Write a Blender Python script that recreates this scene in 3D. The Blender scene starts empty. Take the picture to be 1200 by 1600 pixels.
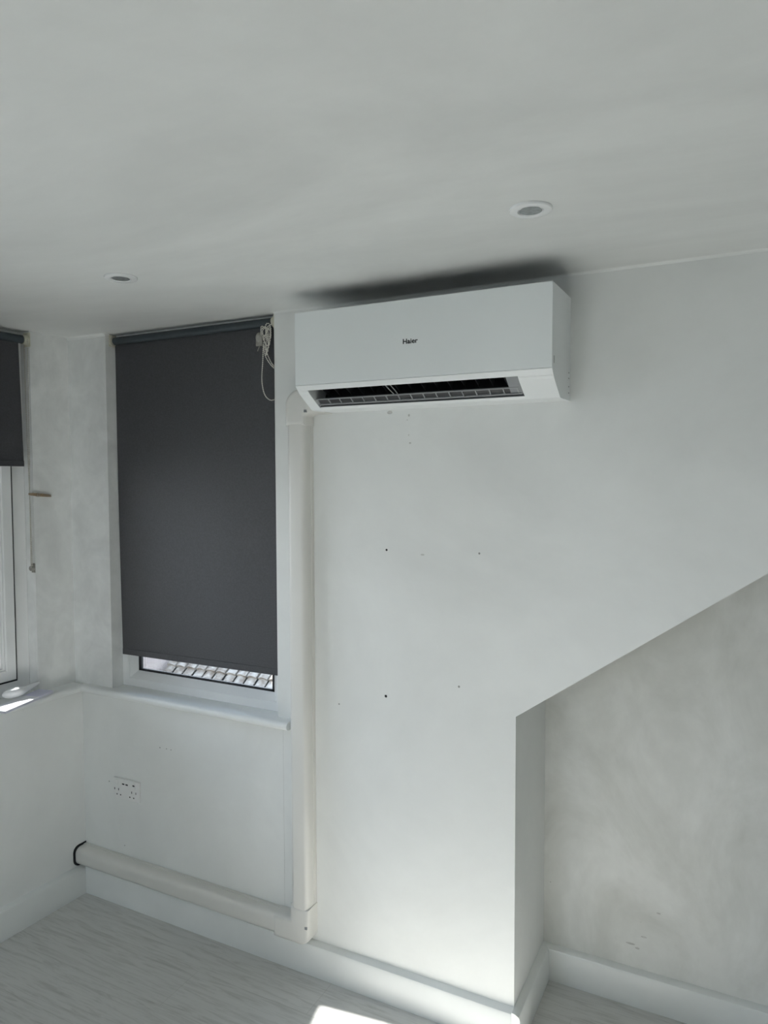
import bpy, bmesh, math, random
from mathutils import Vector, Matrix
random.seed(7)
S = bpy.context.scene
COL = S.collection
R = math.radians

# ------------------------------------------------------------------ camera
H = 2.376                    # ceiling height
LA = -0.0497                 # the left wall is not quite square to the back wall
CAM = Vector((2.5409, -2.1250, 1.7900))
YAW, PITCH, ROLL, FPX = 0.4706, -0.0489, -0.0028, 1119.75
fw = Vector((-math.sin(YAW) * math.cos(PITCH), math.cos(YAW) * math.cos(PITCH), math.sin(PITCH)))
rt = Vector((math.cos(YAW), math.sin(YAW), 0))
up = rt.cross(fw)
r2 = math.cos(ROLL) * rt + math.sin(ROLL) * up
u2 = -math.sin(ROLL) * rt + math.cos(ROLL) * up
cd = bpy.data.cameras.new('camera')
cd.sensor_fit = 'HORIZONTAL'; cd.sensor_width = 36.0; cd.lens = FPX / 1200 * 36.0
cd.clip_start = 0.02; cd.clip_end = 200
cam = bpy.data.objects.new('camera', cd); COL.objects.link(cam)
cam.matrix_world = Matrix(((r2.x, u2.x, -fw.x, CAM.x), (r2.y, u2.y, -fw.y, CAM.y), (r2.z, u2.z, -fw.z, CAM.z), (0, 0, 0, 1)))
S.camera = cam

# ------------------------------------------------------------------ light
SUN_DIR = Vector((1.372, 0.170, -1.045))        # the way the sunlight travels
SUN_STRENGTH = 26.6
SKY_STRENGTH = 8.0
EXPOSURE = 0.08
S.view_settings.view_transform = 'Standard'
S.view_settings.look = 'None'
S.view_settings.gamma = 1.0
S.view_settings.use_curve_mapping = False
S.view_settings.exposure = EXPOSURE
S.cycles.use_denoising = True
S.cycles.max_bounces = 14
S.cycles.diffuse_bounces = 10
S.cycles.glossy_bounces = 4
S.cycles.transparent_max_bounces = 12
S.cycles.caustics_reflective = False
S.cycles.caustics_refractive = False
S.cycles.sample_clamp_indirect = 8.0

sl = bpy.data.lights.new('sun', 'SUN'); sl.energy = SUN_STRENGTH; sl.angle = R(0.8); sl.color = (1.0, 0.975, 0.93)
sun = bpy.data.objects.new('sun', sl); COL.objects.link(sun)
sun.rotation_euler = SUN_DIR.to_track_quat('-Z', 'Y').to_euler()

W = bpy.data.worlds.new('sky'); S.world = W; W.use_nodes = True
wn = W.node_tree.nodes; wl = W.node_tree.links
wn.clear()
wo = wn.new('ShaderNodeOutputWorld'); wb = wn.new('ShaderNodeBackground'); wt = wn.new('ShaderNodeTexCoord')
ws = wn.new('ShaderNodeSeparateXYZ'); wr = wn.new('ShaderNodeValToRGB')
wl.new(wt.outputs['Generated'], ws.inputs[0]); wl.new(ws.outputs['Z'], wr.inputs[0])
wr.color_ramp.elements[0].position = 0.0; wr.color_ramp.elements[0].color = (0.90, 0.955, 1.0, 1)
wr.color_ramp.elements[1].position = 0.8; wr.color_ramp.elements[1].color = (0.52, 0.72, 1.0, 1)
wl.new(wr.outputs[0], wb.inputs[0]); wb.inputs[1].default_value = SKY_STRENGTH
wl.new(wb.outputs[0], wo.inputs[0])


def portal(name, loc, rot, sx, sy):
    l = bpy.data.lights.new(name, 'AREA'); l.shape = 'RECTANGLE'; l.size = sx; l.size_y = sy
    l.cycles.is_portal = True
    o = bpy.data.objects.new(name, l); COL.objects.link(o); o.location = loc; o.rotation_euler = rot


# ------------------------------------------------------------------ helpers
class MB:
    def __init__(self):
        self.bm = bmesh.new(); self.mi = 0

    def _face(self, vs):
        try:
            f = self.bm.faces.new(vs); f.material_index = self.mi
            return f
        except ValueError:
            return None

    def box(self, x0, x1, y0, y1, z0, z1, bevel=0.0, seg=2):
        b = bmesh.new()
        bmesh.ops.create_cube(b, size=1)
        for v in b.verts:
            v.co = Vector(((x0 + x1) / 2 + v.co.x * (x1 - x0), (y0 + y1) / 2 + v.co.y * (y1 - y0), (z0 + z1) / 2 + v.co.z * (z1 - z0)))
        if bevel > 0:
            bmesh.ops.bevel(b, geom=list(b.edges), offset=bevel, segments=seg, profile=0.5, affect='EDGES')
        self.merge(b)
        return self

    def merge(self, b, M=None):
        mp = {}
        for v in b.verts:
            mp[v] = self.bm.verts.new(M @ v.co if M else v.co)
        for f in b.faces:
            self._face([mp[v] for v in f.verts])
        b.free()

    def prism(self, pts, axis, a, b, mats=None):
        """closed polygon pts extruded along axis from a to b; mats: material index per side"""
        def P(p, t):
            if axis == 'X': return Vector((t, p[0], p[1]))
            if axis == 'Y': return Vector((p[0], t, p[1]))
            return Vector((p[0], p[1], t))
        A = [self.bm.verts.new(P(p, a)) for p in pts]
        B = [self.bm.verts.new(P(p, b)) for p in pts]
        self._face(A); self._face(B[::-1])
        n = len(pts)
        for i in range(n):
            f = self._face([A[i], B[i], B[(i + 1) % n], A[(i + 1) % n]])
            if f and mats: f.material_index = mats[i]
        return self

    def tube(self, path, r, n=10, caps=True):
        path = [Vector(p) for p in path]
        rings = []
        prev = None
        for i, p in enumerate(path):
            t = (path[min(i + 1, len(path) - 1)] - path[max(i - 1, 0)]).normalized()
            if prev is None:
                a = t.orthogonal().normalized()
            else:
                a = (prev - t * prev.dot(t)).normalized()
            prev = a
            b = t.cross(a)
            rr = r[i] if isinstance(r, (list, tuple)) else r
            rings.append([self.bm.verts.new(p + a * (rr * math.cos(2 * math.pi * k / n)) + b * (rr * math.sin(2 * math.pi * k / n))) for k in range(n)])
        for i in range(len(rings) - 1):
            for k in range(n):
                self._face([rings[i][k], rings[i][(k + 1) % n], rings[i + 1][(k + 1) % n], rings[i + 1][k]])
        if caps:
            self._face(rings[0][::-1]); self._face(rings[-1])
        return self

    def ring(self, axis, a, b, x0, x1, z0, z1, f, ch=0.003):
        """mitred rectangular frame of face width f between depths a (room side) and b, room-side edges chamfered"""
        sg = 1 if b > a else -1
        prof = [(0.0, b), (0.0, a + sg * ch), (ch, a), (f - ch, a), (f, a + sg * ch), (f, b)]
        rings = []
        for d, t in prof:
            pts = [(x0 + d, z0 + d), (x1 - d, z0 + d), (x1 - d, z1 - d), (x0 + d, z1 - d)]
            rings.append([self.bm.verts.new((p[0], t, p[1]) if axis == 'Y' else (t, p[0], p[1])) for p in pts])
        n = len(rings)
        for i in range(n):
            A, B = rings[i], rings[(i + 1) % n]
            for k in range(4): self._face([A[k], A[(k + 1) % 4], B[(k + 1) % 4], B[k]])
        return self

    def lathe(self, prof, c, n=40, closed=False):
        """profile (r, z) turned about a vertical axis through c"""
        rings = [[self.bm.verts.new((c[0] + r * math.cos(2 * math.pi * k / n), c[1] + r * math.sin(2 * math.pi * k / n), c[2] + z)) for k in range(n)] for r, z in prof]
        m = len(rings)
        for i in range(m if closed else m - 1):
            for k in range(n):
                self._face([rings[i][k], rings[(i + 1) % m][k], rings[(i + 1) % m][(k + 1) % n], rings[i][(k + 1) % n]])
        if not closed:
            if prof[0][0] > 0: self._face(rings[0])
            if prof[-1][0] > 0: self._face(rings[-1][::-1])
        return self

    def ball(self, c, r, sub=1, s=(1, 1, 1)):
        b = bmesh.new(); bmesh.ops.create_icosphere(b, subdivisions=sub, radius=r)
        for v in b.verts: v.co = Vector((c[0] + v.co.x * s[0], c[1] + v.co.y * s[1], c[2] + v.co.z * s[2]))
        self.merge(b)
        return self

    def beads(self, path, r=0.0026, gap=0.0072):
        path = [Vector(p) for p in path]
        d = 0.0
        for i in range(len(path) - 1):
            a, b = path[i], path[i + 1]; L = (b - a).length
            while d < L:
                self.ball(a.lerp(b, d / L), r, 1); d += gap
            d -= L
        self.tube(path, r * 0.35, 5)
        return self

    def build(self, name, mats, parent=None, smooth=None, rotz=0.0):
        bmesh.ops.remove_doubles(self.bm, verts=self.bm.verts, dist=1e-6)
        bmesh.ops.recalc_face_normals(self.bm, faces=self.bm.faces)
        me = bpy.data.meshes.new(name); self.bm.to_mesh(me); self.bm.free()
        for m in (mats if isinstance(mats, (list, tuple)) else [mats]): me.materials.append(m)
        o = bpy.data.objects.new(name, me); COL.objects.link(o)
        if rotz: o.rotation_euler.z = rotz
        if parent is not None:
            o.parent = parent
            if parent.type == 'EMPTY':
                o.matrix_parent_inverse = Matrix.Translation(-parent.location)
            elif rotz:
                o.rotation_euler.z = 0.0      # the parent is turned already
        if smooth is not None:
            for p in me.polygons: p.use_smooth = True
            try:
                me.set_sharp_from_angle(angle=R(smooth))
            except Exception:
                pass
        return o


def spline(pts, n=8):
    pts = [Vector(p) for p in pts]; out = []
    for i in range(len(pts) - 1):
        p0 = pts[max(i - 1, 0)]; p1 = pts[i]; p2 = pts[i + 1]; p3 = pts[min(i + 2, len(pts) - 1)]
        for k in range(n):
            t = k / n
            out.append(0.5 * ((2 * p1) + (p2 - p0) * t + (2 * p0 - 5 * p1 + 4 * p2 - p3) * t * t + (3 * p1 - p0 - 3 * p2 + p3) * t ** 3))
    out.append(pts[-1])
    return out


def rot2(p, a=LA):
    """a point in the left wall's own frame -> the room"""
    return Vector((p[0] * math.cos(a) - p[1] * math.sin(a), p[0] * math.sin(a) + p[1] * math.cos(a), p[2] if len(p) > 2 else 0))


def thing(name, label, cat, loc=(0, 0, 0), group=None):
    o = bpy.data.objects.new(name, None); COL.objects.link(o); o.location = loc; o.empty_display_size = 0.05
    o['label'] = label; o['category'] = cat
    if group: o['group'] = group
    return o


def tag(o, label, cat, group=None):
    o['label'] = label; o['category'] = cat
    if group: o['group'] = group
    return o


def struct(o, label=None, cat=None):
    o['kind'] = 'structure'
    if label: o['label'] = label
    if cat: o['category'] = cat
    return o


# ------------------------------------------------------------------ materials
def mat(name, col, rough=0.5, spec=0.5, metal=0.0, noise=None, bump=None, coat=0.0):
    m = bpy.data.materials.new(name); m.use_nodes = True
    nt = m.node_tree; b = nt.nodes['Principled BSDF']
    b.inputs['Base Color'].default_value = (*col, 1)
    b.inputs['Roughness'].default_value = rough
    b.inputs['Specular IOR Level'].default_value = spec
    b.inputs['Metallic'].default_value = metal
    b.inputs['Coat Weight'].default_value = coat
    tc = nt.nodes.new('ShaderNodeTexCoord')
    if noise:
        sc, amt, stretch = noise
        mp = nt.nodes.new('ShaderNodeMapping'); mp.inputs['Scale'].default_value = stretch
        nt.links.new(tc.outputs['Object'], mp.inputs[0])
        n = nt.nodes.new('ShaderNodeTexNoise'); n.inputs['Scale'].default_value = sc; n.inputs['Detail'].default_value = 5
        nt.links.new(mp.outputs[0], n.inputs['Vector'])
        mr = nt.nodes.new('ShaderNodeMapRange'); mr.inputs[1].default_value = 0.3; mr.inputs[2].default_value = 0.7
        mr.inputs[3].default_value = 1 - amt; mr.inputs[4].default_value = 1 + amt * 0.4
        nt.links.new(n.outputs[0], mr.inputs[0])
        hs = nt.nodes.new('ShaderNodeMix'); hs.data_type = 'RGBA'; hs.blend_type = 'MULTIPLY'; hs.inputs[0].default_value = 1
        hs.inputs[6].default_value = (*col, 1)
        cb = nt.nodes.new('ShaderNodeCombineColor')
        for k in range(3): nt.links.new(mr.outputs[0], cb.inputs[k])
        nt.links.new(cb.outputs[0], hs.inputs[7])
        nt.links.new(hs.outputs[2], b.inputs['Base Color'])
    if bump:
        sc, st = bump
        n2 = nt.nodes.new('ShaderNodeTexNoise'); n2.inputs['Scale'].default_value = sc; n2.inputs['Detail'].default_value = 4
        nt.links.new(tc.outputs['Object'], n2.inputs['Vector'])
        bp = nt.nodes.new('ShaderNodeBump'); bp.inputs['Strength'].default_value = st; bp.inputs['Distance'].default_value = 0.01
        nt.links.new(n2.outputs[0], bp.inputs['Height']); nt.links.new(bp.outputs[0], b.inputs['Normal'])
    return m


def plaster(name, col, grime=0.12, scale=2.2, stretch=(1, 1, 1), rough=0.55, spec=0.35, bumps=0.10, warm=0.0):
    """painted plaster, patchy with roller marks and rubbed-in grime"""
    m = bpy.data.materials.new(name); m.use_nodes = True
    nt = m.node_tree; b = nt.nodes['Principled BSDF']; N = nt.nodes.new; Lk = nt.links.new
    tc = N('ShaderNodeTexCoord'); mp = N('ShaderNodeMapping'); mp.inputs['Scale'].default_value = stretch
    Lk(tc.outputs['Object'], mp.inputs[0])
    n1 = N('ShaderNodeTexNoise'); n1.inputs['Scale'].default_value = scale; n1.inputs['Detail'].default_value = 6; n1.inputs['Roughness'].default_value = 0.6
    n1.inputs['Distortion'].default_value = 0.6
    n2 = N('ShaderNodeTexNoise'); n2.inputs['Scale'].default_value = scale * 5.5; n2.inputs['Detail'].default_value = 4
    Lk(mp.outputs[0], n1.inputs['Vector']); Lk(mp.outputs[0], n2.inputs['Vector'])
    r1 = N('ShaderNodeValToRGB'); r1.color_ramp.elements[0].position = 0.36; r1.color_ramp.elements[1].position = 0.60
    d = [c * (1 - grime) for c in col]; d[2] *= (1 - warm)
    r1.color_ramp.elements[0].color = (*d, 1); r1.color_ramp.elements[1].color = (*col, 1)
    Lk(n1.outputs[0], r1.inputs[0])
    mr = N('ShaderNodeMapRange'); mr.inputs[1].default_value = 0.3; mr.inputs[2].default_value = 0.7
    mr.inputs[3].default_value = 1 - grime * 0.35; mr.inputs[4].default_value = 1.0
    Lk(n2.outputs[0], mr.inputs[0])
    cb = N('ShaderNodeCombineColor')
    for k in range(3): Lk(mr.outputs[0], cb.inputs[k])
    mx = N('ShaderNodeMix'); mx.data_type = 'RGBA'; mx.blend_type = 'MULTIPLY'; mx.inputs[0].default_value = 1
    Lk(r1.outputs[0], mx.inputs[6]); Lk(cb.outputs[0], mx.inputs[7]); Lk(mx.outputs[2], b.inputs['Base Color'])
    b.inputs['Roughness'].default_value = rough; b.inputs['Specular IOR Level'].default_value = spec
    bp = N('ShaderNodeBump'); bp.inputs['Strength'].default_value = bumps; bp.inputs['Distance'].default_value = 0.01
    n3 = N('ShaderNodeTexNoise'); n3.inputs['Scale'].default_value = 14; n3.inputs['Detail'].default_value = 5
    Lk(tc.outputs['Object'], n3.inputs['Vector']); Lk(n3.outputs[0], bp.inputs['Height']); Lk(bp.outputs[0], b.inputs['Normal'])
    return m


M_WALL = plaster('plaster_wall', (0.80, 0.81, 0.795), 0.07, 1.6)
M_WALL_UP = plaster('plaster_wall_grubby', (0.84, 0.85, 0.84), 0.13, 5.0)
M_ALC = plaster('plaster_wall_scuffed', (0.77, 0.775, 0.755), 0.17, 3.6, (1, 1, 0.7), warm=0.02)
M_CEIL = plaster('plaster_ceiling', (0.79, 0.80, 0.785), 0.11, 1.4, (0.6, 1.4, 1))
M_GLOSS = mat('white_gloss_paint', (0.80, 0.815, 0.805), 0.28, 0.5, noise=(5, 0.05, (1, 1, 1)))
M_UPVC = mat('white_upvc', (0.82, 0.83, 0.83), 0.25, 0.5, noise=(9, 0.03, (1, 1, 1)))
M_TRUNK = mat('trunking_plastic', (0.71, 0.70, 0.665), 0.32, 0.5, noise=(4, 0.03, (1, 1, 1)))
M_AC = mat('air_conditioner_plastic', (0.80, 0.83, 0.83), 0.38, 0.5, noise=(3, 0.02, (1, 1, 1)))
M_ACW = mat('air_conditioner_trim', (0.84, 0.86, 0.86), 0.35, 0.5, noise=(3, 0.02, (1, 1, 1)))
M_DARK = mat('outlet_interior', (0.012, 0.012, 0.013), 0.6, 0.3, noise=(20, 0.2, (1, 1, 1)))
M_GRILLE = mat('intake_grille', (0.05, 0.052, 0.055), 0.5, 0.4, noise=(6, 0.5, (1, 60, 1)))  # unseen top intake, made dark to deepen the shadow above the unit
M_VANE = mat('vane_plastic', (0.05, 0.05, 0.053), 0.4, 0.5, noise=(20, 0.1, (1, 1, 1)))
M_LOUV = mat('louvre_plastic', (0.34, 0.35, 0.36), 0.35, 0.5, noise=(20, 0.08, (1, 1, 1)))
M_LOUVD = mat('louvre_shelf_plastic', (0.28, 0.29, 0.30), 0.4, 0.4, noise=(20, 0.08, (1, 1, 1)))
M_FAB = mat('blind_fabric', (0.060, 0.060, 0.066), 0.62, 0.5, noise=(160, 0.18, (1, 1, 1)), bump=(600, 0.15))
M_ROLL = mat('blind_roller', (0.040, 0.052, 0.060), 0.5, 0.5, noise=(60, 0.1, (1, 1, 1)))
M_BRKT = mat('bracket_plastic', (0.62, 0.60, 0.50), 0.4, 0.5, noise=(30, 0.15, (1, 1, 1)))
M_CHAIN = mat('chain_plastic', (0.74, 0.72, 0.66), 0.35, 0.5, noise=(90, 0.1, (1, 1, 1)))
M_CHAIN2 = mat('shaded_chain_plastic', (0.52, 0.50, 0.44), 0.4, 0.5, noise=(90, 0.15, (1, 1, 1)))  # darker chain copy, shadow between the beads put into its colour
M_GREY = mat('smoky_plastic', (0.34, 0.33, 0.30), 0.2, 0.6, noise=(60, 0.25, (1, 1, 1)))
M_BLACK = mat('black_rubber', (0.012, 0.013, 0.015), 0.5, 0.4, noise=(40, 0.2, (1, 1, 1)))
M_INK = mat('black_print', (0.010, 0.010, 0.012), 0.5, 0.4, noise=(40, 0.1, (1, 1, 1)))
M_SOCK = mat('socket_plastic', (0.78, 0.78, 0.77), 0.3, 0.5, noise=(30, 0.03, (1, 1, 1)))
M_PAPER = mat('paper', (0.84, 0.84, 0.87), 0.7, 0.2, noise=(25, 0.05, (1, 1, 1)))
M_LILAC = mat('lilac_print', (0.70, 0.70, 0.84), 0.6, 0.3, noise=(25, 0.06, (1, 1, 1)))
M_PAGES = mat('page_edges', (0.62, 0.62, 0.70), 0.8, 0.2, noise=(300, 0.3, (0.05, 0.05, 4)))
M_GADGET = mat('glossy_white_plastic', (0.85, 0.86, 0.87), 0.15, 0.5, noise=(10, 0.02, (1, 1, 1)))
M_GADG2 = mat('pale_grey_plastic', (0.66, 0.68, 0.70), 0.3, 0.5, noise=(10, 0.03, (1, 1, 1)))
M_PEG = mat('peg_wood', (0.34, 0.235, 0.135), 0.6, 0.3, noise=(30, 0.3, (1, 8, 8)))
M_STEEL = mat('steel', (0.55, 0.55, 0.54), 0.35, 0.5, 0.9, noise=(50, 0.1, (1, 1, 1)))
M_REFL = mat('lamp_reflector', (0.36, 0.38, 0.38), 0.25, 0.5, 0.35, noise=(120, 0.35, (1, 1, 1)))
M_LENS = mat('lamp_lens', (0.30, 0.32, 0.32), 0.3, 0.5, noise=(220, 0.5, (1, 1, 1)))
M_RENDER = mat('house_render', (0.30, 0.255, 0.235), 0.9, 0.1, noise=(6, 0.08, (1, 1, 1)))
M_GROUND = mat('ground_grey', (0.22, 0.22, 0.20), 0.9, 0.1, noise=(1, 0.2, (1, 1, 1)))


def tile_mat():
    m = bpy.data.materials.new('concrete_tile'); m.use_nodes = True
    nt = m.node_tree; b = nt.nodes['Principled BSDF']; N = nt.nodes.new; Lk = nt.links.new
    tc = N('ShaderNodeTexCoord')
    n = N('ShaderNodeTexNoise'); n.inputs['Scale'].default_value = 9; n.inputs['Detail'].default_value = 6
    Lk(tc.outputs['Object'], n.inputs['Vector'])
    r = N('ShaderNodeValToRGB'); r.color_ramp.elements[0].position = 0.38; r.color_ramp.elements[1].position = 0.62
    r.color_ramp.elements[0].color = (0.100, 0.080, 0.064, 1); r.color_ramp.elements[1].color = (0.185, 0.165, 0.142, 1)
    Lk(n.outputs[0], r.inputs[0]); Lk(r.outputs[0], b.inputs['Base Color']); b.inputs['Roughness'].default_value = 0.9
    b.inputs['Specular IOR Level'].default_value = 0.1
    return m


M_TILE = tile_mat()


def floor_mat():
    """pale grey wood-effect laminate, boards running along X"""
    m = bpy.data.materials.new('grey_laminate'); m.use_nodes = True
    nt = m.node_tree; b = nt.nodes['Principled BSDF']; N = nt.nodes.new; Lk = nt.links.new
    tc = N('ShaderNodeTexCoord')
    br = N('ShaderNodeTexBrick'); br.inputs['Scale'].default_value = 1.0
    br.inputs['Brick Width'].default_value = 1.26; br.inputs['Row Height'].default_value = 0.19
    br.inputs['Mortar Size'].default_value = 0.0012; br.inputs['Mortar Smooth'].default_value = 0.3
    br.inputs['Color1'].default_value = (0.60, 0.60, 0.585, 1); br.inputs['Color2'].default_value = (0.575, 0.575, 0.56, 1)
    br.inputs['Mortar'].default_value = (0.50, 0.50, 0.48, 1)
    br.offset = 0.37
    Lk(tc.outputs['Object'], br.inputs['Vector'])
    mp = N('ShaderNodeMapping'); mp.inputs['Scale'].default_value = (4.0, 48, 1)
    mp.inputs['Rotation'].default_value = (0, 0, R(2))
    Lk(tc.outputs['Object'], mp.inputs[0])
    n = N('ShaderNodeTexNoise'); n.inputs['Scale'].default_value = 1.5; n.inputs['Detail'].default_value = 7; n.inputs['Roughness'].default_value = 0.65; n.inputs['Distortion'].default_value = 0.7
    Lk(mp.outputs[0], n.inputs['Vector'])
    r = N('ShaderNodeValToRGB')
    r.color_ramp.elements[0].position = 0.30; r.color_ramp.elements[0].color = (0.74, 0.74, 0.73, 1)
    r.color_ramp.elements[1].position = 0.52; r.color_ramp.elements[1].color = (1, 1, 1, 1)
    e = r.color_ramp.elements.new(0.72); e.color = (1.04, 1.04, 1.04, 1)
    Lk(n.outputs[0], r.inputs[0])
    mx = N('ShaderNodeMix'); mx.data_type = 'RGBA'; mx.blend_type = 'MULTIPLY'; mx.inputs[0].default_value = 1
    Lk(br.outputs['Color'], mx.inputs[6]); Lk(r.outputs[0], mx.inputs[7]); Lk(mx.outputs[2], b.inputs['Base Color'])
    b.inputs['Roughness'].default_value = 0.45; b.inputs['Specular IOR Level'].default_value = 0.4
    bp = N('ShaderNodeBump'); bp.inputs['Strength'].default_value = 0.08; bp.inputs['Distance'].default_value = 0.004
    Lk(n.outputs[0], bp.inputs['Height']); Lk(bp.outputs[0], b.inputs['Normal'])
    return m


M_FLOOR = floor_mat()


def glass_mat():
    m = bpy.data.materials.new('window_glass'); m.use_nodes = True
    nt = m.node_tree; nt.nodes.clear(); N = nt.nodes.new; Lk = nt.links.new
    o = N('ShaderNodeOutputMaterial'); mx = N('ShaderNodeMixShader'); t = N('ShaderNodeBsdfTransparent'); g = N('ShaderNodeBsdfGlossy')
    f = N('ShaderNodeFresnel'); f.inputs['IOR'].default_value = 1.35
    t.inputs[0].default_value = (0.955, 0.96, 0.96, 1); g.inputs['Roughness'].default_value = 0.02
    Lk(f.outputs[0], mx.inputs[0]); Lk(t.outputs[0], mx.inputs[1]); Lk(g.outputs[0], mx.inputs[2]); Lk(mx.outputs[0], o.inputs[0])
    return m


M_GLASS = glass_mat()

# ------------------------------------------------------------------ room shell
XR, DR, SK, SKT = 1.9144, 0.3633, 0.1203, 0.0268
WX0, WX1 = 0.1984, 1.0228                  # back window opening
ZS = 0.9158                                # sill top
XE, YE = 6.2, -4.6                        # right and rear walls
ZI = 1.0494                                # foot of the slope over the alcove
SLOPE = 0.717

m = MB(); m.box(-0.6, XE + 0.1, YE - 0.1, 0.5, -0.08, 0.0)
struct(m.build('floor', M_FLOOR), 'pale grey wood-effect laminate floor', 'floor')
m = MB(); m.box(-0.55, XE + 0.1, YE - 0.1, 0.5, H, H + 0.12)
struct(m.build('ceiling', M_CEIL), 'patchy white painted plaster ceiling', 'ceiling')

# back wall: below the window, right of it, and over the sloping alcove; the strip left of the window
m = MB()
m.box(-0.15, 1.30, 0.0, 0.12, 0.0, ZS - 0.02)
m.prism([(WX1, ZS - 0.02), (1.30, ZS - 0.02), (1.30, H), (WX1, H)], 'Y', 0.0, 0.12)
m.prism([(1.30, 0), (XR, 0), (XR, ZI), (XR + (H - ZI) / SLOPE, H), (1.30, H)], 'Y', 0.0, DR)
wall_back = struct(m.build('wall_back', M_WALL), 'white painted back wall carrying the air conditioner', 'wall')
m = MB(); m.box(-0.15, WX0, -0.0149, 0.12, ZS - 0.02, H)
struct(m.build('wall_corner', M_WALL_UP), 'patchy white wall strip between the two dark blinds', 'wall')
m = MB(); m.box(XR - 0.3, XE + 0.1, DR, DR + 0.1, 0.0, H)
wall_alcove = struct(m.build('wall_alcove', M_ALC), 'scuffed white wall at the back of the sloping alcove', 'wall')

# left wall (own frame): u runs towards the camera side
U0, U1 = 0.190, 1.55                       # its window
U2, U3 = 1.75, 3.1                         # unseen window added further along to light the room
m = MB()
m.box(-0.15, 0.0, YE - 0.2, 0.10, 0.0, ZS - 0.02)
m.box(-0.15, -0.022, -U2, -U1, ZS - 0.02, H)
m.box(-0.15, -0.022, YE - 0.2, -U3, ZS - 0.02, H)
m.mi = 1
m.box(-0.15, -0.022, -U0, 0.10, ZS - 0.02, H)
M_WALL_L = plaster('plaster_wall_lit', (0.85, 0.86, 0.85), 0.05, 1.6)  # paler than the other walls, standing in for missing light
wall_left = struct(m.build('wall_left', [M_WALL_L, M_WALL_UP], rotz=LA), 'white painted left wall with the second window', 'wall')
m = MB(); m.box(XE, XE + 0.1, YE - 0.1, 0.5, 0, H)
struct(m.build('wall_right', M_WALL), 'plain white right wall behind the viewer', 'wall')
RX0, RX1, RZ0, RZ1 = 0.5, 1.5, 0.85, 2.15
m = MB()
m.box(-0.6, RX0, YE - 0.1, YE, 0, H); m.box(RX1, XE + 0.1, YE - 0.1, YE, 0, H)
m.box(RX0, RX1, YE - 0.1, YE, 0, RZ0); m.box(RX0, RX1, YE - 0.1, YE, RZ1, H)
struct(m.build('wall_rear', M_WALL), 'plain white rear wall behind the viewer', 'wall')

# plaster bead along the ceiling line
m = MB()
c = 0.007
m.prism([(0, H), (-c, H), (-c * 0.35, H - c * 0.35), (0, H - c)], 'X', WX1, 3.6)
m.prism([(-0.0149, H), (-0.0149 - 1.6 * c, H), (-0.0149 - c * 0.5, H - c * 0.5), (-0.0149, H - 1.6 * c)], 'X', -0.03, WX0)
struct(m.build('trim_1', M_WALL), 'thin plaster bead between back wall and ceiling', 'trim')


# ------------------------------------------------------------------ baseboards
def board_profile(t=SKT, h=SK):
    return [(0, 0), (-t, 0), (-t, h - 0.016), (-t + 0.004, h - 0.008), (-t * 0.35, h - 0.001), (0, h)]


m = MB()
m.prism(board_profile(), 'X', 0.0, XR)
struct(m.build('baseboard_back', M_GLOSS, smooth=35), 'white gloss skirting under the trunking', 'baseboard')
m = MB()      # around the alcove: the return and the deeper wall
m.prism([(XR, 0), (XR + SKT, 0), (XR + SKT, SK - 0.016), (XR + SKT - 0.004, SK - 0.008), (XR + SKT * 0.35, SK - 0.001), (XR, SK)], 'Y', -SKT, DR)
m.prism([(XR - 0.0005, 0), (XR, 0), (XR, SK), (XR - 0.0005, SK)], 'Y', -SKT, 0.0)
m.prism([(DR + a, z) for a, z in board_profile()], 'X', XR, XE)
struct(m.build('baseboard_alcove', M_GLOSS, smooth=35), 'white gloss skirting turning into the alcove', 'baseboard')
m = MB()
m.prism([(0, 0), (SKT, 0), (SKT, SK - 0.016), (SKT - 0.004, SK - 0.008), (SKT * 0.35, SK - 0.001), (0, SK)], 'Y', -4.2, 0.0)
struct(m.build('baseboard_left', M_GLOSS, smooth=35, rotz=LA), 'white gloss skirting along the left wall', 'baseboard')


# ------------------------------------------------------------------ back window
def sill_poly(y_nose, y_back, z0, z1):
    r = (z1 - z0) / 2
    p = [(y_back, z0), (y_back, z1)]
    for k in range(9):
        a = math.pi / 2 + math.pi * k / 8
        p.append((y_nose + r + r * math.cos(a), (z0 + z1) / 2 + r * math.sin(a)))
    return p


m = MB()
YF = 0.040
# outer frame: bottom, left, right, top
m.ring('Y', YF, 0.112, WX0, WX1, ZS, H, 0.037)
win1 = m.build('window_1', M_UPVC)
struct(win1, 'white plastic window in the back wall behind the dark blind', 'window')
m = MB()
bx0, bx1, bz0, bz1 = WX0 + 0.038, WX1 - 0.038, ZS + 0.034, H - 0.036
bw = 0.026
m.prism([(YF + 0.004, bz0), (YF + 0.004, bz0 + 0.004), (0.068, bz0 + bw + 0.003), (0.08, bz0 + bw + 0.003), (0.08, bz0)], 'X', bx0, bx1)
m.prism([(bx0, YF + 0.004), (bx0 + 0.004, YF + 0.004), (bx0 + bw, 0.068), (bx0 + bw, 0.08), (bx0, 0.08)], 'Z', bz0, bz1)
m.prism([(bx1, YF + 0.004), (bx1 - 0.004, YF + 0.004), (bx1 - bw, 0.068), (bx1 - bw, 0.08), (bx1, 0.08)], 'Z', bz0, bz1)
m.build('glazing_bead', M_UPVC, win1)
m = MB()
gx0, gx1, gz0, gz1 = bx0 + bw - 0.002, bx1 - bw + 0.002, bz0 + bw + 0.0, bz1 - bw
m.box(gx0, gx1, 0.069, 0.078, gz0, gz0 + 0.012)
m.box(gx0, gx0 + 0.018, 0.069, 0.078, gz0, gz1)
m.box(gx1 - 0.012, gx1, 0.069, 0.078, gz0, gz1)
m.build('glass_gasket', M_BLACK, win1)
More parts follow.
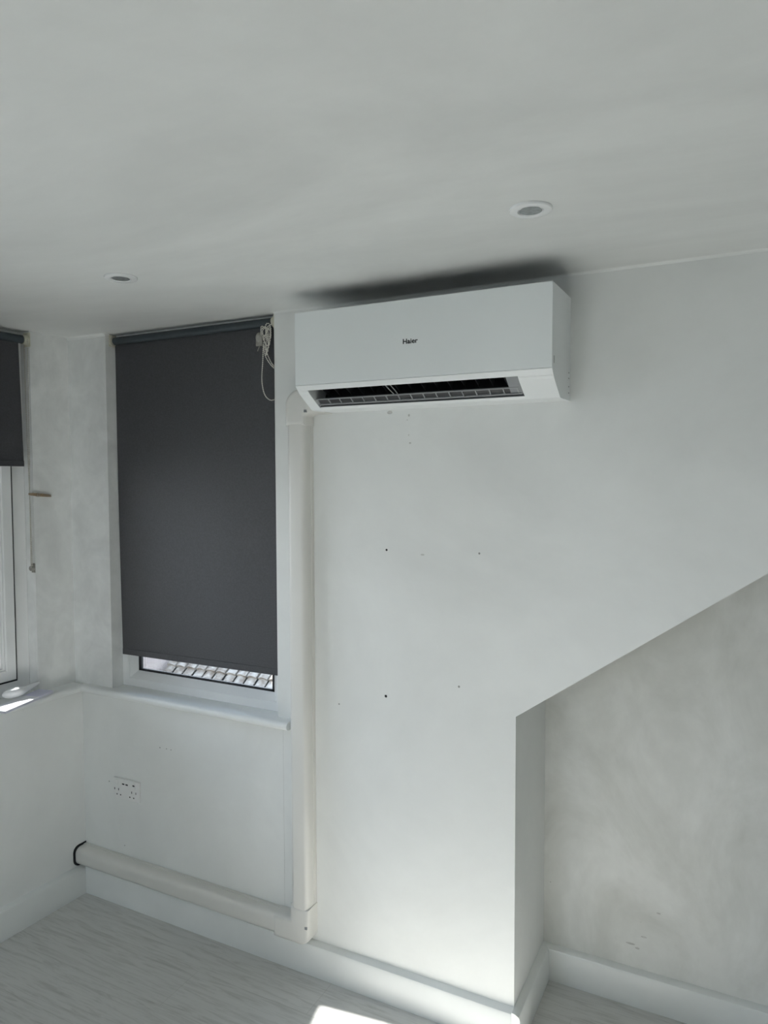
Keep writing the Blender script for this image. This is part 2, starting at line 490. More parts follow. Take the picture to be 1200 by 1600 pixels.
m = MB(); m.box(gx0, gx1, 0.0785, 0.0815, gz0, gz1)
m.build('glass_pane', M_GLASS, win1)
m = MB()
m.prism(sill_poly(-0.050, 0.0, ZS - 0.030, ZS), 'X', 0.035, WX0)
m.prism(sill_poly(-0.050, YF + 0.01, ZS - 0.030, ZS), 'X', WX0, WX1)
m.prism(sill_poly(-0.050, 0.0, ZS - 0.030, ZS), 'X', WX1, 1.093)
m.build('window_sill', M_GLOSS, win1, smooth=40)

# ------------------------------------------------------------------ left window (built in the left wall's frame)
VF = -0.075


def left_window(name, u0, u1, label):
    um = (u0 + u1) / 2
    m = MB()
    m.ring('X', VF, -0.14, -u1, -u0, ZS, H, 0.056)
    m.box(-0.14, VF, -um - 0.028, -um + 0.028, ZS + 0.05, H - 0.05)
    w = struct(m.build(name, M_UPVC, rotz=LA), label, 'window')
    for a, b in ((u0 + 0.065, um - 0.036), (um + 0.036, u1 - 0.065)):
        z0, z1 = ZS + 0.063, H - 0.065
        f = 0.044
        s = MB()
        s.ring('X', VF + 0.012, -0.125, -b, -a, z0, z1, f, 0.004)
        s.ring('X', VF + 0.004, -0.12, -b + f - 0.002, -a - f + 0.002, z0 + f - 0.002, z1 - f + 0.002, 0.009, 0.004)
        s.ring('X', VF - 0.006, -0.118, -b + f + 0.006, -a - f - 0.006, z0 + f + 0.006, z1 - f - 0.006, 0.009, 0.004)
        so = s.build('sash', M_UPVC, w)
        k = MB()
        k.ring('X', VF + 0.001, -0.12, -b - 0.009, -a + 0.009, z0 - 0.009, z1 + 0.009, 0.010, 0.0005)
        k.build('gasket', M_BLACK, so)
        g = MB(); g.box(-0.100, -0.097, -b + f + 0.008, -a - f - 0.008, z0 + f + 0.008, z1 - f - 0.008); g.build('glass_pane', M_GLASS, so)
    return w


win2 = left_window('window_2', U0, U1, 'white plastic casement window in the left wall')
left_window('fill_window_left', U2, U3, 'added white plastic window further along the left wall, unseen, for room light')
m = MB()
prof = [(-y, z) for y, z in sill_poly(-0.050, 0.085, ZS - 0.030, ZS)]
m.prism(prof, 'Y', -U3, -U0)
prof = [(-y, z) for y, z in sill_poly(-0.050, 0.022, ZS - 0.030, ZS)]
m.prism(prof, 'Y', -U0, -0.03)
m.build('window_sill', M_GLOSS, win2, smooth=40)

m = MB(); m.ring('Y', YE - 0.02, YE - 0.09, RX0, RX1, RZ0, RZ1, 0.06)  # unseen rear window, added to let in fill skylight
m.box((RX0 + RX1) / 2 - 0.04, (RX0 + RX1) / 2 + 0.04, YE - 0.09, YE - 0.02, RZ0 + 0.05, RZ1 - 0.05)
w4 = struct(m.build('fill_window_rear', M_UPVC), 'added white plastic window in the rear wall behind the viewer, for fill light', 'window')
m = MB(); m.box(RX0 + 0.05, RX1 - 0.05, YE - 0.056, YE - 0.052, RZ0 + 0.05, RZ1 - 0.05); m.build('glass_pane', M_GLASS, w4)

# portals guide the sampling of the sky through the glass
zc = (ZS + H) / 2
p = rot2((-0.16, -(U0 + U1) / 2, zc)); portal('portal_left', p, (0, R(-90), LA), H - ZS, U1 - U0)
p = rot2((-0.16, -(U2 + U3) / 2, zc)); portal('portal_far', p, (0, R(-90), LA), H - ZS, U3 - U2)

portal('portal_rear', ((RX0 + RX1) / 2, YE - 0.12, (RZ0 + RZ1) / 2), (R(90), 0, 0), RX1 - RX0, RZ1 - RZ0)

# ------------------------------------------------------------------ neighbouring house seen through the back window
house = thing('neighbour_house', 'sunlit house outside the back window with brown concrete roof tiles', 'house', (-6.0, 8.0, -5.0))
th = R(38)
O = Vector((-6.02, 8.0, -1.80))
ex, es, en = Vector((1, 0, 0)), Vector((0, math.cos(th), math.sin(th))), Vector((0, -math.sin(th), math.cos(th)))
TW, TL = 0.235, 0.42
m = MB()
for j in range(-8, 9):
    for i in range(-5, 16):
        w0 = O + ex * (i * TW) + es * (j * TL)
        prof = []
        for k in range(7):
            t = k / 6
            x = t * (TW - 0.042)
            h = 0.035 + 0.035 * math.sin(math.pi * t)
            prof.append((x, h))
        jit = random.uniform(-0.006, 0.006)
        lo = [w0 + ex * (x + jit) + en * (h + 0.05) for x, h in prof]
        hi = [w0 + ex * (x + jit) + en * h + es * (TL + 0.02) for x, h in prof]
        lob = [w0 + ex * (x + jit) + en * (h - 0.01) for x, h in prof]
        L = [m.bm.verts.new(v) for v in lo]; Hh = [m.bm.verts.new(v) for v in hi]; B = [m.bm.verts.new(v) for v in lob]
        for k in range(6):
            m._face([L[k], L[k + 1], Hh[k + 1], Hh[k]]); m._face([B[k], B[k + 1], L[k + 1], L[k]])
        m._face([L[0], Hh[0], B[0]]); m._face([L[6], B[6], Hh[6]])
m.build('tiled_roof', M_TILE, house, smooth=40)
m = MB()
for a, b in ((-8, 9),):
    P0 = O + ex * (-5 * TW) + es * (a * TL); P1 = O + ex * (16 * TW) + es * (a * TL)
    P2 = P1 + es * ((b - a) * TL); P3 = P0 + es * ((b - a) * TL)
    top = [m.bm.verts.new(v) for v in (P0, P1, P2, P3)]
    bot = [m.bm.verts.new(v - en * 0.15) for v in (P0, P1, P2, P3)]
    m._face(top); m._face(bot[::-1])
    for k in range(4): m._face([top[k], bot[k], bot[(k + 1) % 4], top[(k + 1) % 4]])
m.build('tile_gap_shade', M_BLACK, house)  # black layer seen through the tile gaps, standing in for the rolls' shadow
m = MB()
m.box(-13.5, -7.34, 7.4, 12.0, -5.0, 0.2)
m.box(-7.3, -1.8, 6.6, 12.0, -5.0, -3.3)
m.build('house_wall', M_RENDER, house)
m = MB(); m.box(-60, 60, -60, 60, -5.1, -5.0)
struct(m.build('ground_outside', M_GROUND), 'grey ground outside', 'ground')

# ------------------------------------------------------------------ air conditioner
AX0, AX1, AD, AZT = 1.2561, 2.0705, 0.2165, 2.3065
SX0, SX1 = 1.293, 1.973                       # the outlet slot
ac = thing('air_conditioner', 'white wall-mounted air conditioner with open black outlet, under the ceiling', 'air conditioner', ((AX0 + AX1) / 2, 0, 2.008))
full = [(0, 2.010), (-0.115, 2.008), (-0.121, 2.0095), (-0.152, 2.029), (-0.190, 2.053), (-0.204, 2.0655), (-0.2150, 2.0775), (-0.212, 2.079), (-0.212, 2.30), (-0.206, 2.305), (0, 2.3065)]
slot = [(0, 2.010), (-0.115, 2.008), (-0.1225, 2.010), (-0.129, 2.0165), (-0.108, 2.034), (-0.082, 2.075), (-0.088, 2.125), (-0.12, 2.15), (-0.165, 2.125), (-0.192, 2.080), (-0.199, 2.0635), (-0.204, 2.0655), (-0.2150, 2.0775), (-0.212, 2.079), (-0.212, 2.30), (-0.206, 2.305), (0, 2.3065)]
smat = [0, 0, 0, 2, 1, 1, 1, 1, 1, 0, 0, 0, 0, 0, 0, 3, 0]
fmat = [0, 0, 0, 0, 0, 0, 0, 0, 0, 3, 0]
m = MB()
m.prism(full, 'X', AX0, SX0, fmat)
m.prism(slot, 'X', SX0, SX1, smat)
m.prism(full, 'X', SX1, AX1, fmat)
m.build('body', [M_ACW, M_DARK, M_LOUVD, M_GRILLE], ac)
m = MB(); m.box(AX0 - 0.0005, AX1 + 0.0005, -AD, -0.2125, 2.0795, AZT - 0.001, 0.0015)
fp = m.build('front_panel', M_AC, ac)
# lettering on the panel
cu = bpy.data.curves.new('logo_text', 'FONT'); cu.body = 'Haier'; cu.size = 0.0196; cu.extrude = 0.0004; cu.offset = 0.00045
cu.space_character = 1.02
tmp = bpy.data.objects.new('logo_text', cu); COL.objects.link(tmp)
bpy.context.view_layer.update()
dg = bpy.context.evaluated_depsgraph_get()
me = bpy.data.meshes.new_from_object(tmp.evaluated_get(dg)); COL.objects.unlink(tmp); bpy.data.objects.remove(tmp)
xs = [v.co.x for v in me.vertices]
kx = 0.0475 / (max(xs) - min(xs))
for v in me.vertices:
    v.co = Vector((1.6335 + (v.co.x - min(xs)) * kx, -AD - 0.0002 - v.co.z, 2.1775 + v.co.y))
me.materials.append(M_INK)
lg = bpy.data.objects.new('logo', me); COL.objects.link(lg); lg.parent = fp
lg['label'] = 'black maker lettering on the white panel'


def slope(y):                                 # height of the slanting underside at depth y
    return 2.0095 + (-0.121 - y) * (2.066 - 2.0095) / 0.085


# end caps on the slanting underside
for a, b in ((AX0 + 0.001, SX0 - 0.002), (SX1 + 0.003, AX1 - 0.003)):
    m = MB()
    m.prism([(-0.150, slope(-0.150) - 0.0005), (-0.200, slope(-0.2) - 0.0012), (-0.200, slope(-0.2) + 0.004), (-0.150, slope(-0.150) + 0.005)], 'X', a, b)
    m.build('end_cap', M_ACW, ac)
# inner end block at the right of the slot
m = MB(); m.prism([(-0.13, 2.024), (-0.19, 2.066), (-0.172, 2.10), (-0.11, 2.06)], 'X', 1.934, SX1)
m.build('motor_housing', M_LOUVD, ac)
# ladder-like louvre across the slot
m = MB()
def sl(y, d): return (y + 0.55 * d, slope(y) + 0.83 * d)
m.prism([sl(-0.158, 0.006), sl(-0.1555, 0.006), sl(-0.1555, 0.010), sl(-0.158, 0.010)], 'X', SX0, SX1 - 0.012)
m.prism([sl(-0.1380, 0.004), sl(-0.1350, 0.004), sl(-0.1350, 0.010), sl(-0.1380, 0.010)], 'X', SX0, SX1 - 0.006)
n = 16
for i in range(n + 1):
    x = SX0 + 0.004 + (SX1 - SX0 - 0.02) * i / n
    m.prism([sl(-0.158, 0.006), sl(-0.136, 0.005), sl(-0.136, 0.009), sl(-0.158, 0.010)], 'X', x - 0.0016, x + 0.0016)
lv = m.build('louvre', M_LOUV, ac)
m = MB(); m.prism([sl(-0.157, 0.0095), sl(-0.136, 0.0085), sl(-0.136, 0.0105), sl(-0.157, 0.0115)], 'X', SX0, SX1 - 0.012)
m.build('louvre_blade', M_VANE, lv)
# upright vanes in the dark outlet
for i in range(15):
    x = SX0 + 0.035 + i * 0.0425
    if x > 1.925: break
    m = MB()
    m.prism([(-0.130, 2.050), (-0.184, 2.074), (-0.176, 2.090), (-0.120, 2.075)], 'X', x - 0.0008, x + 0.0008)
    m.build('vane', M_VANE, ac)
m = MB()
for dx in (0.0, 0.016):
    m.tube(spline([(1.574 + dx * 0.7, -0.150, 2.040), (1.566 + dx, -0.165, 2.052), (1.560 + dx, -0.186, 2.066)]), 0.0016, 6)
m.build('swing_link', M_LOUV, ac)
# marks moulded in the right flank
for y0, y1, za, zb_ in ((-0.196, -0.194, 2.093, 2.113), (-0.022, -0.016, 2.030, 2.0325), (-0.022, -0.016, 2.048, 2.0505), (-0.022, -0.016, 2.072, 2.0745), (-0.022, -0.016, 2.088, 2.0905)):
    m = MB(); m.box(AX1 - 0.001, AX1 + 0.0006, y0, y1, za, zb_); m.build('side_slot', M_VANE, ac)

# ------------------------------------------------------------------ trunking from the air conditioner to the floor corner
tr = thing('pipe_trunking', 'white plastic pipe trunking dropping beside the window and running above the skirting', 'trunking', (1.145, 0, 0.125))
TX0, TX1, TD = 1.108, 1.183, 0.056


def rprof(a0, a1, d, r, n=6, base=0.0):
    """rounded box profile against a wall: a across, y out of the wall"""
    p = [(a0, base), (a0, base - d + r)]
    for k in range(1, n + 1):
        t = math.pi / 2 * k / n
        p.append((a0 + r - r * math.cos(t), base - d + r - r * math.sin(t)))
    for k in range(0, n + 1):
        t = math.pi / 2 * k / n
        p.append((a1 - r + r * math.sin(t), base - d + r - r * math.cos(t)))
    p += [(a1, base)]
    return p


m = MB()
m.prism(rprof(TX0, TX1, TD, 0.019), 'Z', 0.235, 1.985)
vt = m.build('vertical_duct', M_TRUNK, tr, smooth=30)
m = MB()
m.box(TX0 - 0.0015, TX1 + 0.0022, -0.016, 0.0, 0.235, 1.985, 0.001)
m.build('duct_base', M_TRUNK, vt)
m = MB()
q = rprof(0.128, 0.204, TD, 0.026)
m.prism([(y, z) for z, y in q], 'X', -0.012, 1.06)
ht = m.build('horizontal_duct', M_TRUNK, tr, smooth=30)
m = MB()
m.box(-0.004, 1.06, -0.013, 0.0, 0.126, 0.2065, 0.001)
m.build('duct_base', M_TRUNK, ht)


def rounded_slab(m, pts, d, r):
    """outline in XZ raised d out of the wall, its front edge rounded by insetting"""
    n = len(pts)
    def inset(k):
        out = []
        for i in range(n):
            a, b, c = Vector(pts[i - 1]), Vector(pts[i]), Vector(pts[(i + 1) % n])
            e1 = (b - a).normalized(); e2 = (c - b).normalized()
            n1 = Vector((-e1.y, e1.x)); n2 = Vector((-e2.y, e2.x))
            s = n1 + n2
            s = s / max(0.35, s.length_squared / 2)
            out.append(b + s * k)
        return out
    rings = []
    for y, k in [(0, 0), (-d + r, 0)] + [(-d + r - r * math.sin(t), r * (1 - math.cos(t))) for t in [math.pi / 2 * j / 5 for j in range(1, 6)]]:
        rings.append([m.bm.verts.new((p[0], y, p[1])) for p in inset(k)])
    for a, b in zip(rings[:-1], rings[1:]):
        for i in range(n): m._face([a[i], a[(i + 1) % n], b[(i + 1) % n], b[i]])
    m._face(rings[-1]); m._face(rings[0][::-1])


def arc(cx, cz, r, a0, a1, n=8):
    return [(cx + r * math.cos(R(a0 + (a1 - a0) * k / n)), cz + r * math.sin(R(a0 + (a1 - a0) * k / n))) for k in range(n + 1)]


# lower corner piece, counter-clockwise outline
e = 0.004
pts = [(1.030, 0.122)] + arc(TX1 + e - 0.045, 0.122 + 0.045, 0.045, -90, 0) + [(TX1 + e, 0.262), (TX0 - e, 0.262), (TX0 - e, 0.209), (1.030, 0.209)]
m = MB(); rounded_slab(m, pts, TD + 0.004, 0.018)
el = m.build('corner_elbow', M_TRUNK, tr, smooth=50)
m = MB(); m.box(1.170, 1.180, -TD - 0.0045, -TD + 0.012, 0.190, 0.200, 0.001); m.build('clip_screw', M_LOUVD, el)
# upper corner piece turning into the unit
pts = [(TX0 - e, 1.966), (TX1 + e, 1.966), (TX1 + e, 1.995)] + [(TX1 + e + 0.018 - 0.018 * math.cos(R(t)), 1.995 + 0.012 * math.sin(R(t))) for t in (20, 45, 70, 90)] + \
      [(AX0 + 0.006, 2.007), (AX0 + 0.006, 2.092)] + arc(TX0 - e + 0.055, 2.092 - 0.055, 0.055, 90, 180)
m = MB(); rounded_slab(m, pts, TD + 0.004, 0.016)
el = m.build('inlet_elbow', M_TRUNK, tr, smooth=50)
m = MB(); m.box(1.186, 1.196, -TD - 0.0065, -TD + 0.012, 2.010, 2.019, 0.001); m.build('clip_screw', M_LOUVD, el)

tr.location.y -= 0.0005        # stands just clear of the plaster

# dark hole in the left wall around the end of the trunking
m = MB()
q = rprof(0.122, 0.213, TD + 0.009, 0.030)
m.prism([(y, z) for z, y in q], 'X', -0.02, 0.0012)
h = m.build('pipe_hole', M_BLACK, wall_left)
h.matrix_parent_inverse = wall_left.matrix_world.inverted()


# ------------------------------------------------------------------ roller blinds
def bracket(m, x, y, z, axis=1):
    pass


bl = thing('roller_blind', 'long dark grey roller blind drawn over the back window, tangled chain at top right', 'blind', (0.6, 0.02, H))
YB = 0.020
ZR = 2.3475
m = MB(); m.tube([(0.216, YB, ZR), (1.006, YB, ZR)], 0.0155, 28)
m.build('roller', M_ROLL, bl, smooth=40)
m = MB()
nx, nz = 24, 40
xt0, xt1, zt = 0.2065, 1.000, ZR - 0.004
xb0, xb1, zb0, zb1 = 0.2130, 1.004, 1.052, 1.058
def fab(u, v):
    x = (xt0 * (1 - v) + xb0 * v) * (1 - u) + (xt1 * (1 - v) + xb1 * v) * u
    x += 0.0035 * math.sin(math.pi * v * 1.0) * (1 - u) * (-0.5)
    z = zt * (1 - v) + (zb0 * (1 - u) + zb1 * u) * v
    y = YB + 0.010 - 0.004 * math.sin(3.1 * v + 0.5) * math.sin(2.2 * u + 0.4)
    return (x, y, z)
G = [[[m.bm.verts.new(Vector(fab(i / nx, j / nz)) + Vector((0, d, 0))) for j in range(nz + 1)] for i in range(nx + 1)] for d in (0, 0.0008)]
for s in (0, 1):
    for i in range(nx):
        for j in range(nz):
            m._face([G[s][i][j], G[s][i + 1][j], G[s][i + 1][j + 1], G[s][i][j + 1]])
for j in range(nz):
    for i in (0, nx): m._face([G[0][i][j], G[0][i][j + 1], G[1][i][j + 1], G[1][i][j]])
fo = m.build('fabric', M_FAB, bl, smooth=60)
m = MB()
m.prism([(YB + 0.0088, zb0 - 0.001), (YB + 0.0125, zb0 - 0.001), (YB + 0.0125, zb0 + 0.024), (YB + 0.0094, zb0 + 0.023)], 'X', xb0, xb1)
for v in m.bm.verts: v.co.z += (zb1 - zb0) * (v.co.x - xb0) / (xb1 - xb0)
m.build('bottom_hem', M_FAB, bl)
m = MB()
m.box(0.1995, 0.203, YB - 0.018, YB + 0.019, ZR - 0.022, ZR + 0.026, 0.001)
c0 = Vector((0.203, YB, ZR)); m.tube([c0, c0 + Vector((0.006, 0, 0))], [0.0205, 0.0190], 24)
m.build('end_bracket', M_BRKT, bl, smooth=40)
m = MB()
m.box(1.0175, 1.0215, YB - 0.018, YB + 0.019, ZR - 0.026, ZR + 0.026, 0.001)
m.tube([(1.0175, YB, ZR), (1.006, YB, ZR)], [0.0185, 0.0185], 20)
m.build('chain_control', M_BRKT, bl, smooth=40)
# bunched chain with the hanging loops
m = MB()
yc = 0.004
loops = []
loops.append(spline([(1.006, yc, 2.336), (0.985, yc - 0.003, 2.300), (0.972, yc, 2.262), (0.969, yc, 2.215), (0.9635, yc, 2.150), (0.966, yc + 0.002, 2.112), (0.977, yc + 0.002, 2.084), (0.996, yc + 0.004, 2.068), (1.016, yc + 0.005, 2.069)]))
loops.append(spline([(0.972, yc, 2.262), (0.982, yc - 0.002, 2.226), (0.998, yc + 0.002, 2.198), (1.017, yc + 0.006, 2.178)]))
loops.append(spline([(0.976, yc, 2.262), (0.990, yc - 0.002, 2.232), (1.004, yc + 0.002, 2.202), (1.019, yc + 0.006, 2.182)]))
for cx, cz, w, hh, a in ((0.990, 2.285, 0.010, 0.045, 8), (0.996, 2.280, 0.008, 0.052, -6), (0.984, 2.296, 0.012, 0.038, 20), (0.993, 2.305, 0.016, 0.022, 40), (0.999, 2.300, 0.009, 0.040, 2), (0.982, 2.312, 0.014, 0.014, 0)):
    pp = []
    for k in range(25):
        t = 2 * math.pi * k / 24
        x, z = w * math.cos(t), hh * math.sin(t)
        pp.append((cx + x * math.cos(R(a)) - z * math.sin(R(a)), yc - 0.006 + random.uniform(-0.003, 0.003) + 0.004 * math.sin(2 * t), cz + x * math.sin(R(a)) + z * math.cos(R(a))))
    loops.append(pp)
for lp in loops: m.beads(lp, 0.0026, 0.0070)
m.build('bead_chain', M_CHAIN, bl)
m = MB()
m.ball((0.958, yc - 0.006, 2.292), 0.019, 2, (0.8, 0.45, 1.05))
m.box(0.945, 0.972, yc - 0.010, yc - 0.002, 2.262, 2.285, 0.002)
m.tube([(0.958, yc - 0.004, 2.262), (0.949, yc - 0.004, 2.245)], 0.002, 6)
m.build('chain_tensioner', M_GREY, bl, smooth=50)

# left blind, short: in the left wall's frame (points turned into the room by rot2)
b2 = thing('roller_blind', 'short dark grey roller blind over the left window with a straight hanging chain', 'blind', rot2((-0.03, -0.8, H)))


def turn(m):
    for v in m.bm.verts: v.co = rot2(v.co)
    return m


VB = -0.036
ZR2 = 2.339
m = MB(); m.tube([(VB + 0.004, -0.216, ZR2), (VB + 0.004, -1.50, ZR2)], 0.0165, 28)
turn(m).build('roller', M_ROLL, b2, smooth=40)
m = MB()
nx, nz = 24, 16
def fab2(u, v):
    uu = (0.2325 + 0.45 * 0 - 0.010 * v ** 1.5) * (1 - u) + 1.49 * u
    return (VB + 0.006 + 0.003 * math.sin(3 * v) * math.cos(3 * u), -uu, (ZR2 - 0.004) * (1 - v) + (1.842 - 0.004 * u) * v)
G = [[[m.bm.verts.new(Vector(fab2(i / nx, j / nz)) + Vector((-d, 0, 0))) for j in range(nz + 1)] for i in range(nx + 1)] for d in (0, 0.0008)]
for s in (0, 1):
    for i in range(nx):
        for j in range(nz):
            m._face([G[s][i][j], G[s][i + 1][j], G[s][i + 1][j + 1], G[s][i][j + 1]])
for j in range(nz):
    for i in (0, nx): m._face([G[0][i][j], G[0][i][j + 1], G[1][i][j + 1], G[1][i][j]])
turn(m).build('fabric', M_FAB, b2, smooth=60)
m = MB(); m.box(VB + 0.003, VB + 0.011, -1.49, -0.2235, 1.836, 1.858, 0.001)
turn(m).build('bottom_hem', M_FAB, b2)
m = MB(); m.box(VB - 0.018, VB + 0.024, -0.1945, -0.1915, ZR2 - 0.026, ZR2 + 0.030, 0.001)
m.tube([(VB + 0.004, -0.1945, ZR2), (VB + 0.004, -0.214, ZR2)], [0.0185, 0.018], 20)
turn(m).build('chain_control', M_BRKT, b2, smooth=40)
m = MB()
zt2 = 1.424
m.beads([(VB + 0.022, -0.203, ZR2), (VB + 0.018, -0.2045, 1.95), (VB + 0.014, -0.2060, 1.72), (VB + 0.010, -0.2055, zt2)], 0.0026, 0.0070)
m.beads([(VB - 0.010, -0.197, ZR2), (VB - 0.006, -0.197, 1.95), (VB + 0.000, -0.197, 1.72), (VB + 0.004, -0.196, zt2)], 0.0026, 0.0070)
turn(m).build('bead_chain', M_CHAIN2, b2)
m = MB()
m.tube([(VB + 0.006, -0.206, zt2), (VB + 0.006, -0.191, zt2)], 0.010, 16)
m.box(VB - 0.006, VB + 0.016, -0.1935, -0.1905, zt2 - 0.018, zt2 + 0.020, 0.001)
m.ball((VB + 0.012, -0.1945, zt2 + 0.014), 0.003, 1); m.ball((VB + 0.012, -0.1945, zt2 - 0.013), 0.003, 1)
turn(m).build('chain_tensioner', M_GREY, b2, smooth=40)

# wooden clothes peg gripping the left blind's chain
pg = thing('clothes_peg', 'brown wooden clothes peg clipped to the chain of the left blind', 'clothes peg', rot2((0.0, -0.165, 1.725)))
for sgn in (1, -1):
    m = MB()
    z0 = 1.7255
    pts = []
    for u, t in ((0.213, 0.0004), (0.195, 0.0005), (0.170, 0.0006), (0.118, 0.0012)):
        pts.append((-u, z0 - 0.10 * (0.213 - u) + sgn * t))
    for u, t in ((0.118, 0.0042), (0.165, 0.0056), (0.200, 0.0050), (0.213, 0.0036)):
        pts.append((-u, z0 - 0.10 * (0.213 - u) + sgn * t))
    m.prism(pts, 'X', -0.020, -0.010)
    turn(m).build('peg_half', M_PEG, pg)
m = MB()
for k in range(3): m.tube([(-0.0215 + k * 0.006, -0.1755 + 0.0045 * math.cos(t), 1.7215 + 0.0078 * math.sin(t)) for t in [2 * math.pi * q / 14 for q in range(15)]], 0.0008, 6)
turn(m).build('peg_spring', M_STEEL, pg)

# ------------------------------------------------------------------ double socket under the window
PX0, PZ1, PW, PH = 0.1855, 0.5346, 0.146, 0.086
so = thing('power_socket', 'white double power socket with charging ports on the wall under the window', 'socket', (PX0 + PW / 2, 0, PZ1 - PH))
m = MB(); m.box(PX0, PX0 + PW, -0.0095, 0.0, PZ1 - PH, PZ1, 0.0022, 3)
fpn = m.build('faceplate', M_SOCK, so, smooth=40)


def on_plate(name, u, v, w, h, mm, d=0.0006, par=so):
    x = PX0 + u * PW; z = PZ1 - v * PH
    m = MB(); m.box(x - w / 2, x + w / 2, -0.0095 - d, -0.0085, z - h / 2, z + h / 2)
    return m.build(name, mm, par)


for u in (0.385, 0.52): on_plate('charging_port', u, 0.24, 0.013, 0.0055, M_BLACK)
for u in (0.13, 0.80):
    rk = on_plate('rocker_switch', u, 0.20, 0.015, 0.022, M_SOCK, 0.0022)
    if u > 0.5: on_plate('switch_mark', u, 0.19, 0.011, 0.006, M_BLACK, 0.0026, rk)
for u in (0.045, 0.20, 0.71, 0.87): on_plate('pin_slot', u, 0.55, 0.0032, 0.009, M_BLACK)
for u in (0.135, 0.275, 0.635, 0.785): on_plate('pin_slot', u, 0.80, 0.0058, 0.0052, M_BLACK)


# ------------------------------------------------------------------ recessed downlights
def downlight(x, y, label, cap_turn):
    t = thing('recessed_downlight', label, 'ceiling light', (x, y, H), 'unlit ceiling downlights')
    m = MB()
    m.lathe([(0.0255, 0.004), (0.0245, -0.0015), (0.0290, -0.0062), (0.0400, -0.0070), (0.0455, -0.0056), (0.0470, -0.0030), (0.0466, 0.0), (0.0462, 0.004)], (x, y, H), 48, closed=True)
    m.build('bezel', M_UPVC, t, smooth=30)
    m = MB()
    m.lathe([(0.0250, -0.0010), (0.0235, 0.0000), (0.0200, 0.0035), (0.0, 0.0045)], (x, y, H - 0.0040), 40)
    m.build('lamp_reflector', M_REFL, t, smooth=30)
    m = MB()
    for k in range(3):
        a = cap_turn + k * 2 * math.pi / 3
        m.ball((x + 0.010 * math.cos(a), y + 0.010 * math.sin(a), H - 0.0008), 0.0060, 2, (1, 1, 0.5))
    m.build('lamp_lens', M_LENS, t, smooth=60)
    return t


downlight(2.1035, -0.552, 'round white unlit downlight in the ceiling above the air conditioner', 0.3)
downlight(0.892, -0.577, 'round white unlit downlight in the ceiling before the back window blind', 1.1)

# ------------------------------------------------------------------ things on the left sill
bk = thing('instruction_booklet', 'thick white and lilac paper booklet overhanging the left window sill', 'booklet', rot2((0.04, -0.30, ZS)))
c0 = Vector((0.050, -0.170)); dl = Vector((0.28, -0.96)).normalized(); dn = Vector((-dl.y * -1, 0)) if False else Vector((-0.96, -0.28))
def bkpt(s, t): return c0 + dl * s + dn * t
m = MB()
z0 = ZS + 0.0005
def quad_prism(m, s0, s1, t0, t1, za, zb):
    P = [bkpt(s0, t0), bkpt(s1, t0), bkpt(s1, t1), bkpt(s0, t1)]
    m.prism([(p.x, p.y) for p in P], 'Z', za, zb)
quad_prism(m, 0.003, 0.262, 0.002, 0.072, z0, z0 + 0.0095)
turn(m).build('page_block', M_PAGES, bk)
m = MB(); quad_prism(m, 0.085, 0.265, 0.0, 0.075, z0 + 0.0095, z0 + 0.0105); turn(m).build('cover', M_PAPER, bk)
m = MB(); quad_prism(m, 0.0, 0.085, 0.0, 0.075, z0 + 0.0095, z0 + 0.0105); turn(m).build('cover_flap', M_LILAC, bk)
ps = MB(); P = [Vector((0.088, -0.445)), Vector((0.060, -0.700)), Vector((-0.040, -0.690)), Vector((-0.020, -0.435))]
ps.prism([(p.x, p.y) for p in P], 'Z', ZS + 0.0005, ZS + 0.010)
o = turn(ps).build('paper_pad', M_PAPER)
tag(o, 'white paper pad on the left sill at the picture edge, beside the booklet', 'paper pad')

gd = thing('handset', 'glossy white rounded handset with a tapered tail lying on the booklet', 'handset', rot2((0.0, -0.30, z0 + 0.0105)))
zb = z0 + 0.0105
# body: flattened bulb tapering into a tail, along the wall
path = [(-0.002, -0.356), (-0.001, -0.348), (0.000, -0.330), (0.001, -0.306), (0.000, -0.282), (-0.003, -0.262), (-0.006, -0.242), (-0.009, -0.218), (-0.011, -0.196), (-0.011, -0.191)]
wid = [0.004, 0.014, 0.023, 0.026, 0.023, 0.0175, 0.014, 0.011, 0.007, 0.002]
hei = [0.004, 0.012, 0.0185, 0.0205, 0.0185, 0.014, 0.0115, 0.0095, 0.006, 0.002]
m = MB(); rings = []
for (x, y), w, hh in zip(path, wid, hei):
    rings.append([m.bm.verts.new((x + w * math.cos(a), y, zb + 0.0208 + 0.030 * max(0.0, y + 0.262) / 0.07 * 0.35 + hh * math.sin(a))) for a in [2 * math.pi * k / 20 for k in range(20)]])
for a, b in zip(rings[:-1], rings[1:]):
    for k in range(20): m._face([a[k], a[(k + 1) % 20], b[(k + 1) % 20], b[k]])
m._face(rings[0]); m._face(rings[-1][::-1])
turn(m).build('shell', M_GADGET, gd, smooth=60)
m = MB(); m.tube([(0.001 + 0.018 * math.cos(t), -0.308 + 0.032 * math.sin(t), zb + 0.0208 + 0.0140) for t in [2 * math.pi * k / 24 for k in range(25)]], 0.0022, 6)
turn(m).build('rim_ring', M_GADG2, gd, smooth=60)

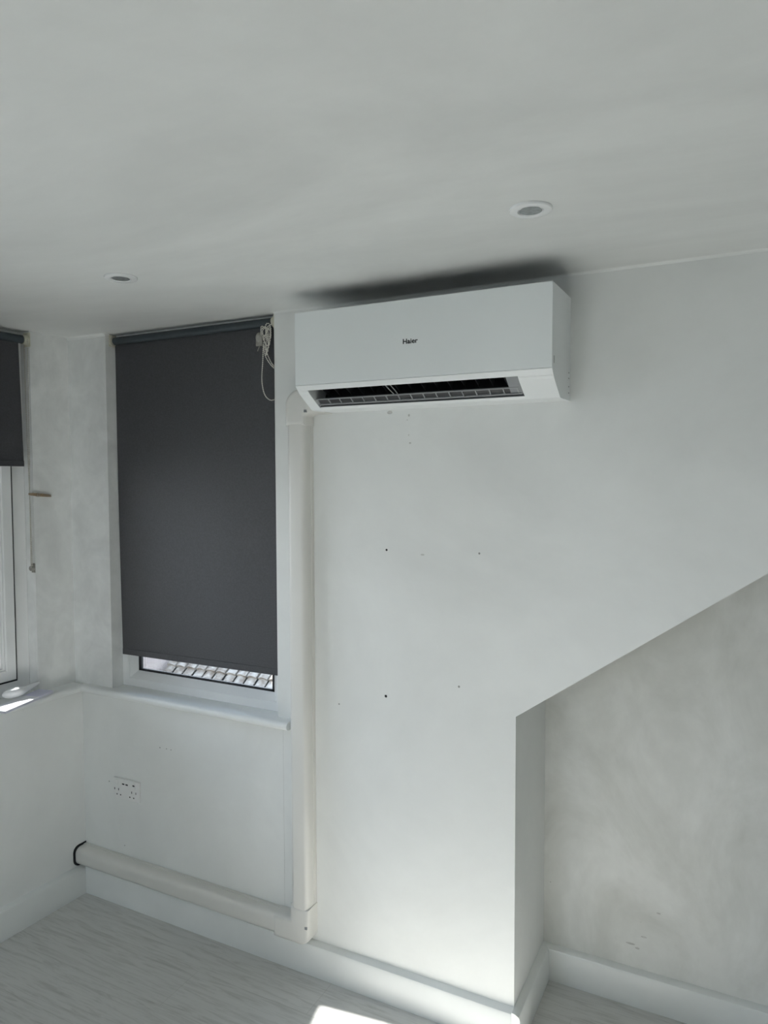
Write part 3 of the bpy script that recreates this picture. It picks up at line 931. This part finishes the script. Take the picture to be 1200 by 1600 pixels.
# ------------------------------------------------------------------ old screw holes and scuffs in the walls
def wall_mark(x, z, r, y=0.0, mm=M_INK, par=wall_back, name='screw_hole', sx=1.0):
    m = MB(); b = bmesh.new()
    bmesh.ops.create_cone(b, cap_ends=True, segments=14, radius1=r, radius2=r * 0.8, depth=0.001)
    m.merge(b, Matrix.Translation((x, y - 0.0001, z)) @ Matrix.Rotation(R(90), 4, 'X') @ Matrix.Diagonal((sx, 1, 1, 1)))
    return m.build(name, mm, par)


M_PLUG = mat('wall_plug_grey', (0.30, 0.30, 0.29), 0.7, 0.2, noise=(90, 0.2, (1, 1, 1)))
M_SCUFF = mat('scuff_grey', (0.57, 0.565, 0.545), 0.8, 0.1, noise=(60, 0.2, (1, 1, 1)))
for x, z, r in ((1.469, 1.547, 0.0042), (1.465, 1.052, 0.0052)): wall_mark(x, z, r)
for x, z, r in ((1.794, 1.550, 0.0036), (1.282, 0.999, 0.0032), (1.727, 1.119, 0.0040), (0.441, 0.700, 0.0028), (0.476, 0.701, 0.0024), (0.500, 0.701, 0.0024), (0.233, 0.246, 0.0024), (0.150, 0.505, 0.0030)):
    wall_mark(x, z, r, 0.0, M_PLUG)
for x, z, r, s in ((1.552, 1.990, 0.0048, 0.8), (1.546, 1.975, 0.0024, 1), (1.551, 1.926, 0.0024, 1), (1.556, 1.900, 0.0030, 1.5), (1.600, 1.537, 0.0030, 2.4), (1.482, 2.002, 0.006, 1.8)):
    wall_mark(x, z, r, 0.0, M_SCUFF, name='scuff_mark', sx=s)
for x, z, r, s in ((2.212, 0.200, 0.0038, 4.5), (2.235, 0.190, 0.004, 2.0), (2.255, 0.235, 0.0035, 3.0), (2.245, 0.285, 0.0025, 1), (1.938, 0.344, 0.0025, 1), (2.30, 0.33, 0.003, 2.5)):
    wall_mark(x, z, r, DR, M_SCUFF, wall_alcove, 'scuff_mark', s)

# hairline joint between the panel under the window and the wall beside it
m = MB(); m.box(1.0443, 1.0451, -0.0002, 0.001, 0.21, ZS - 0.030)
m.build('wall_joint', M_SCUFF, wall_back)
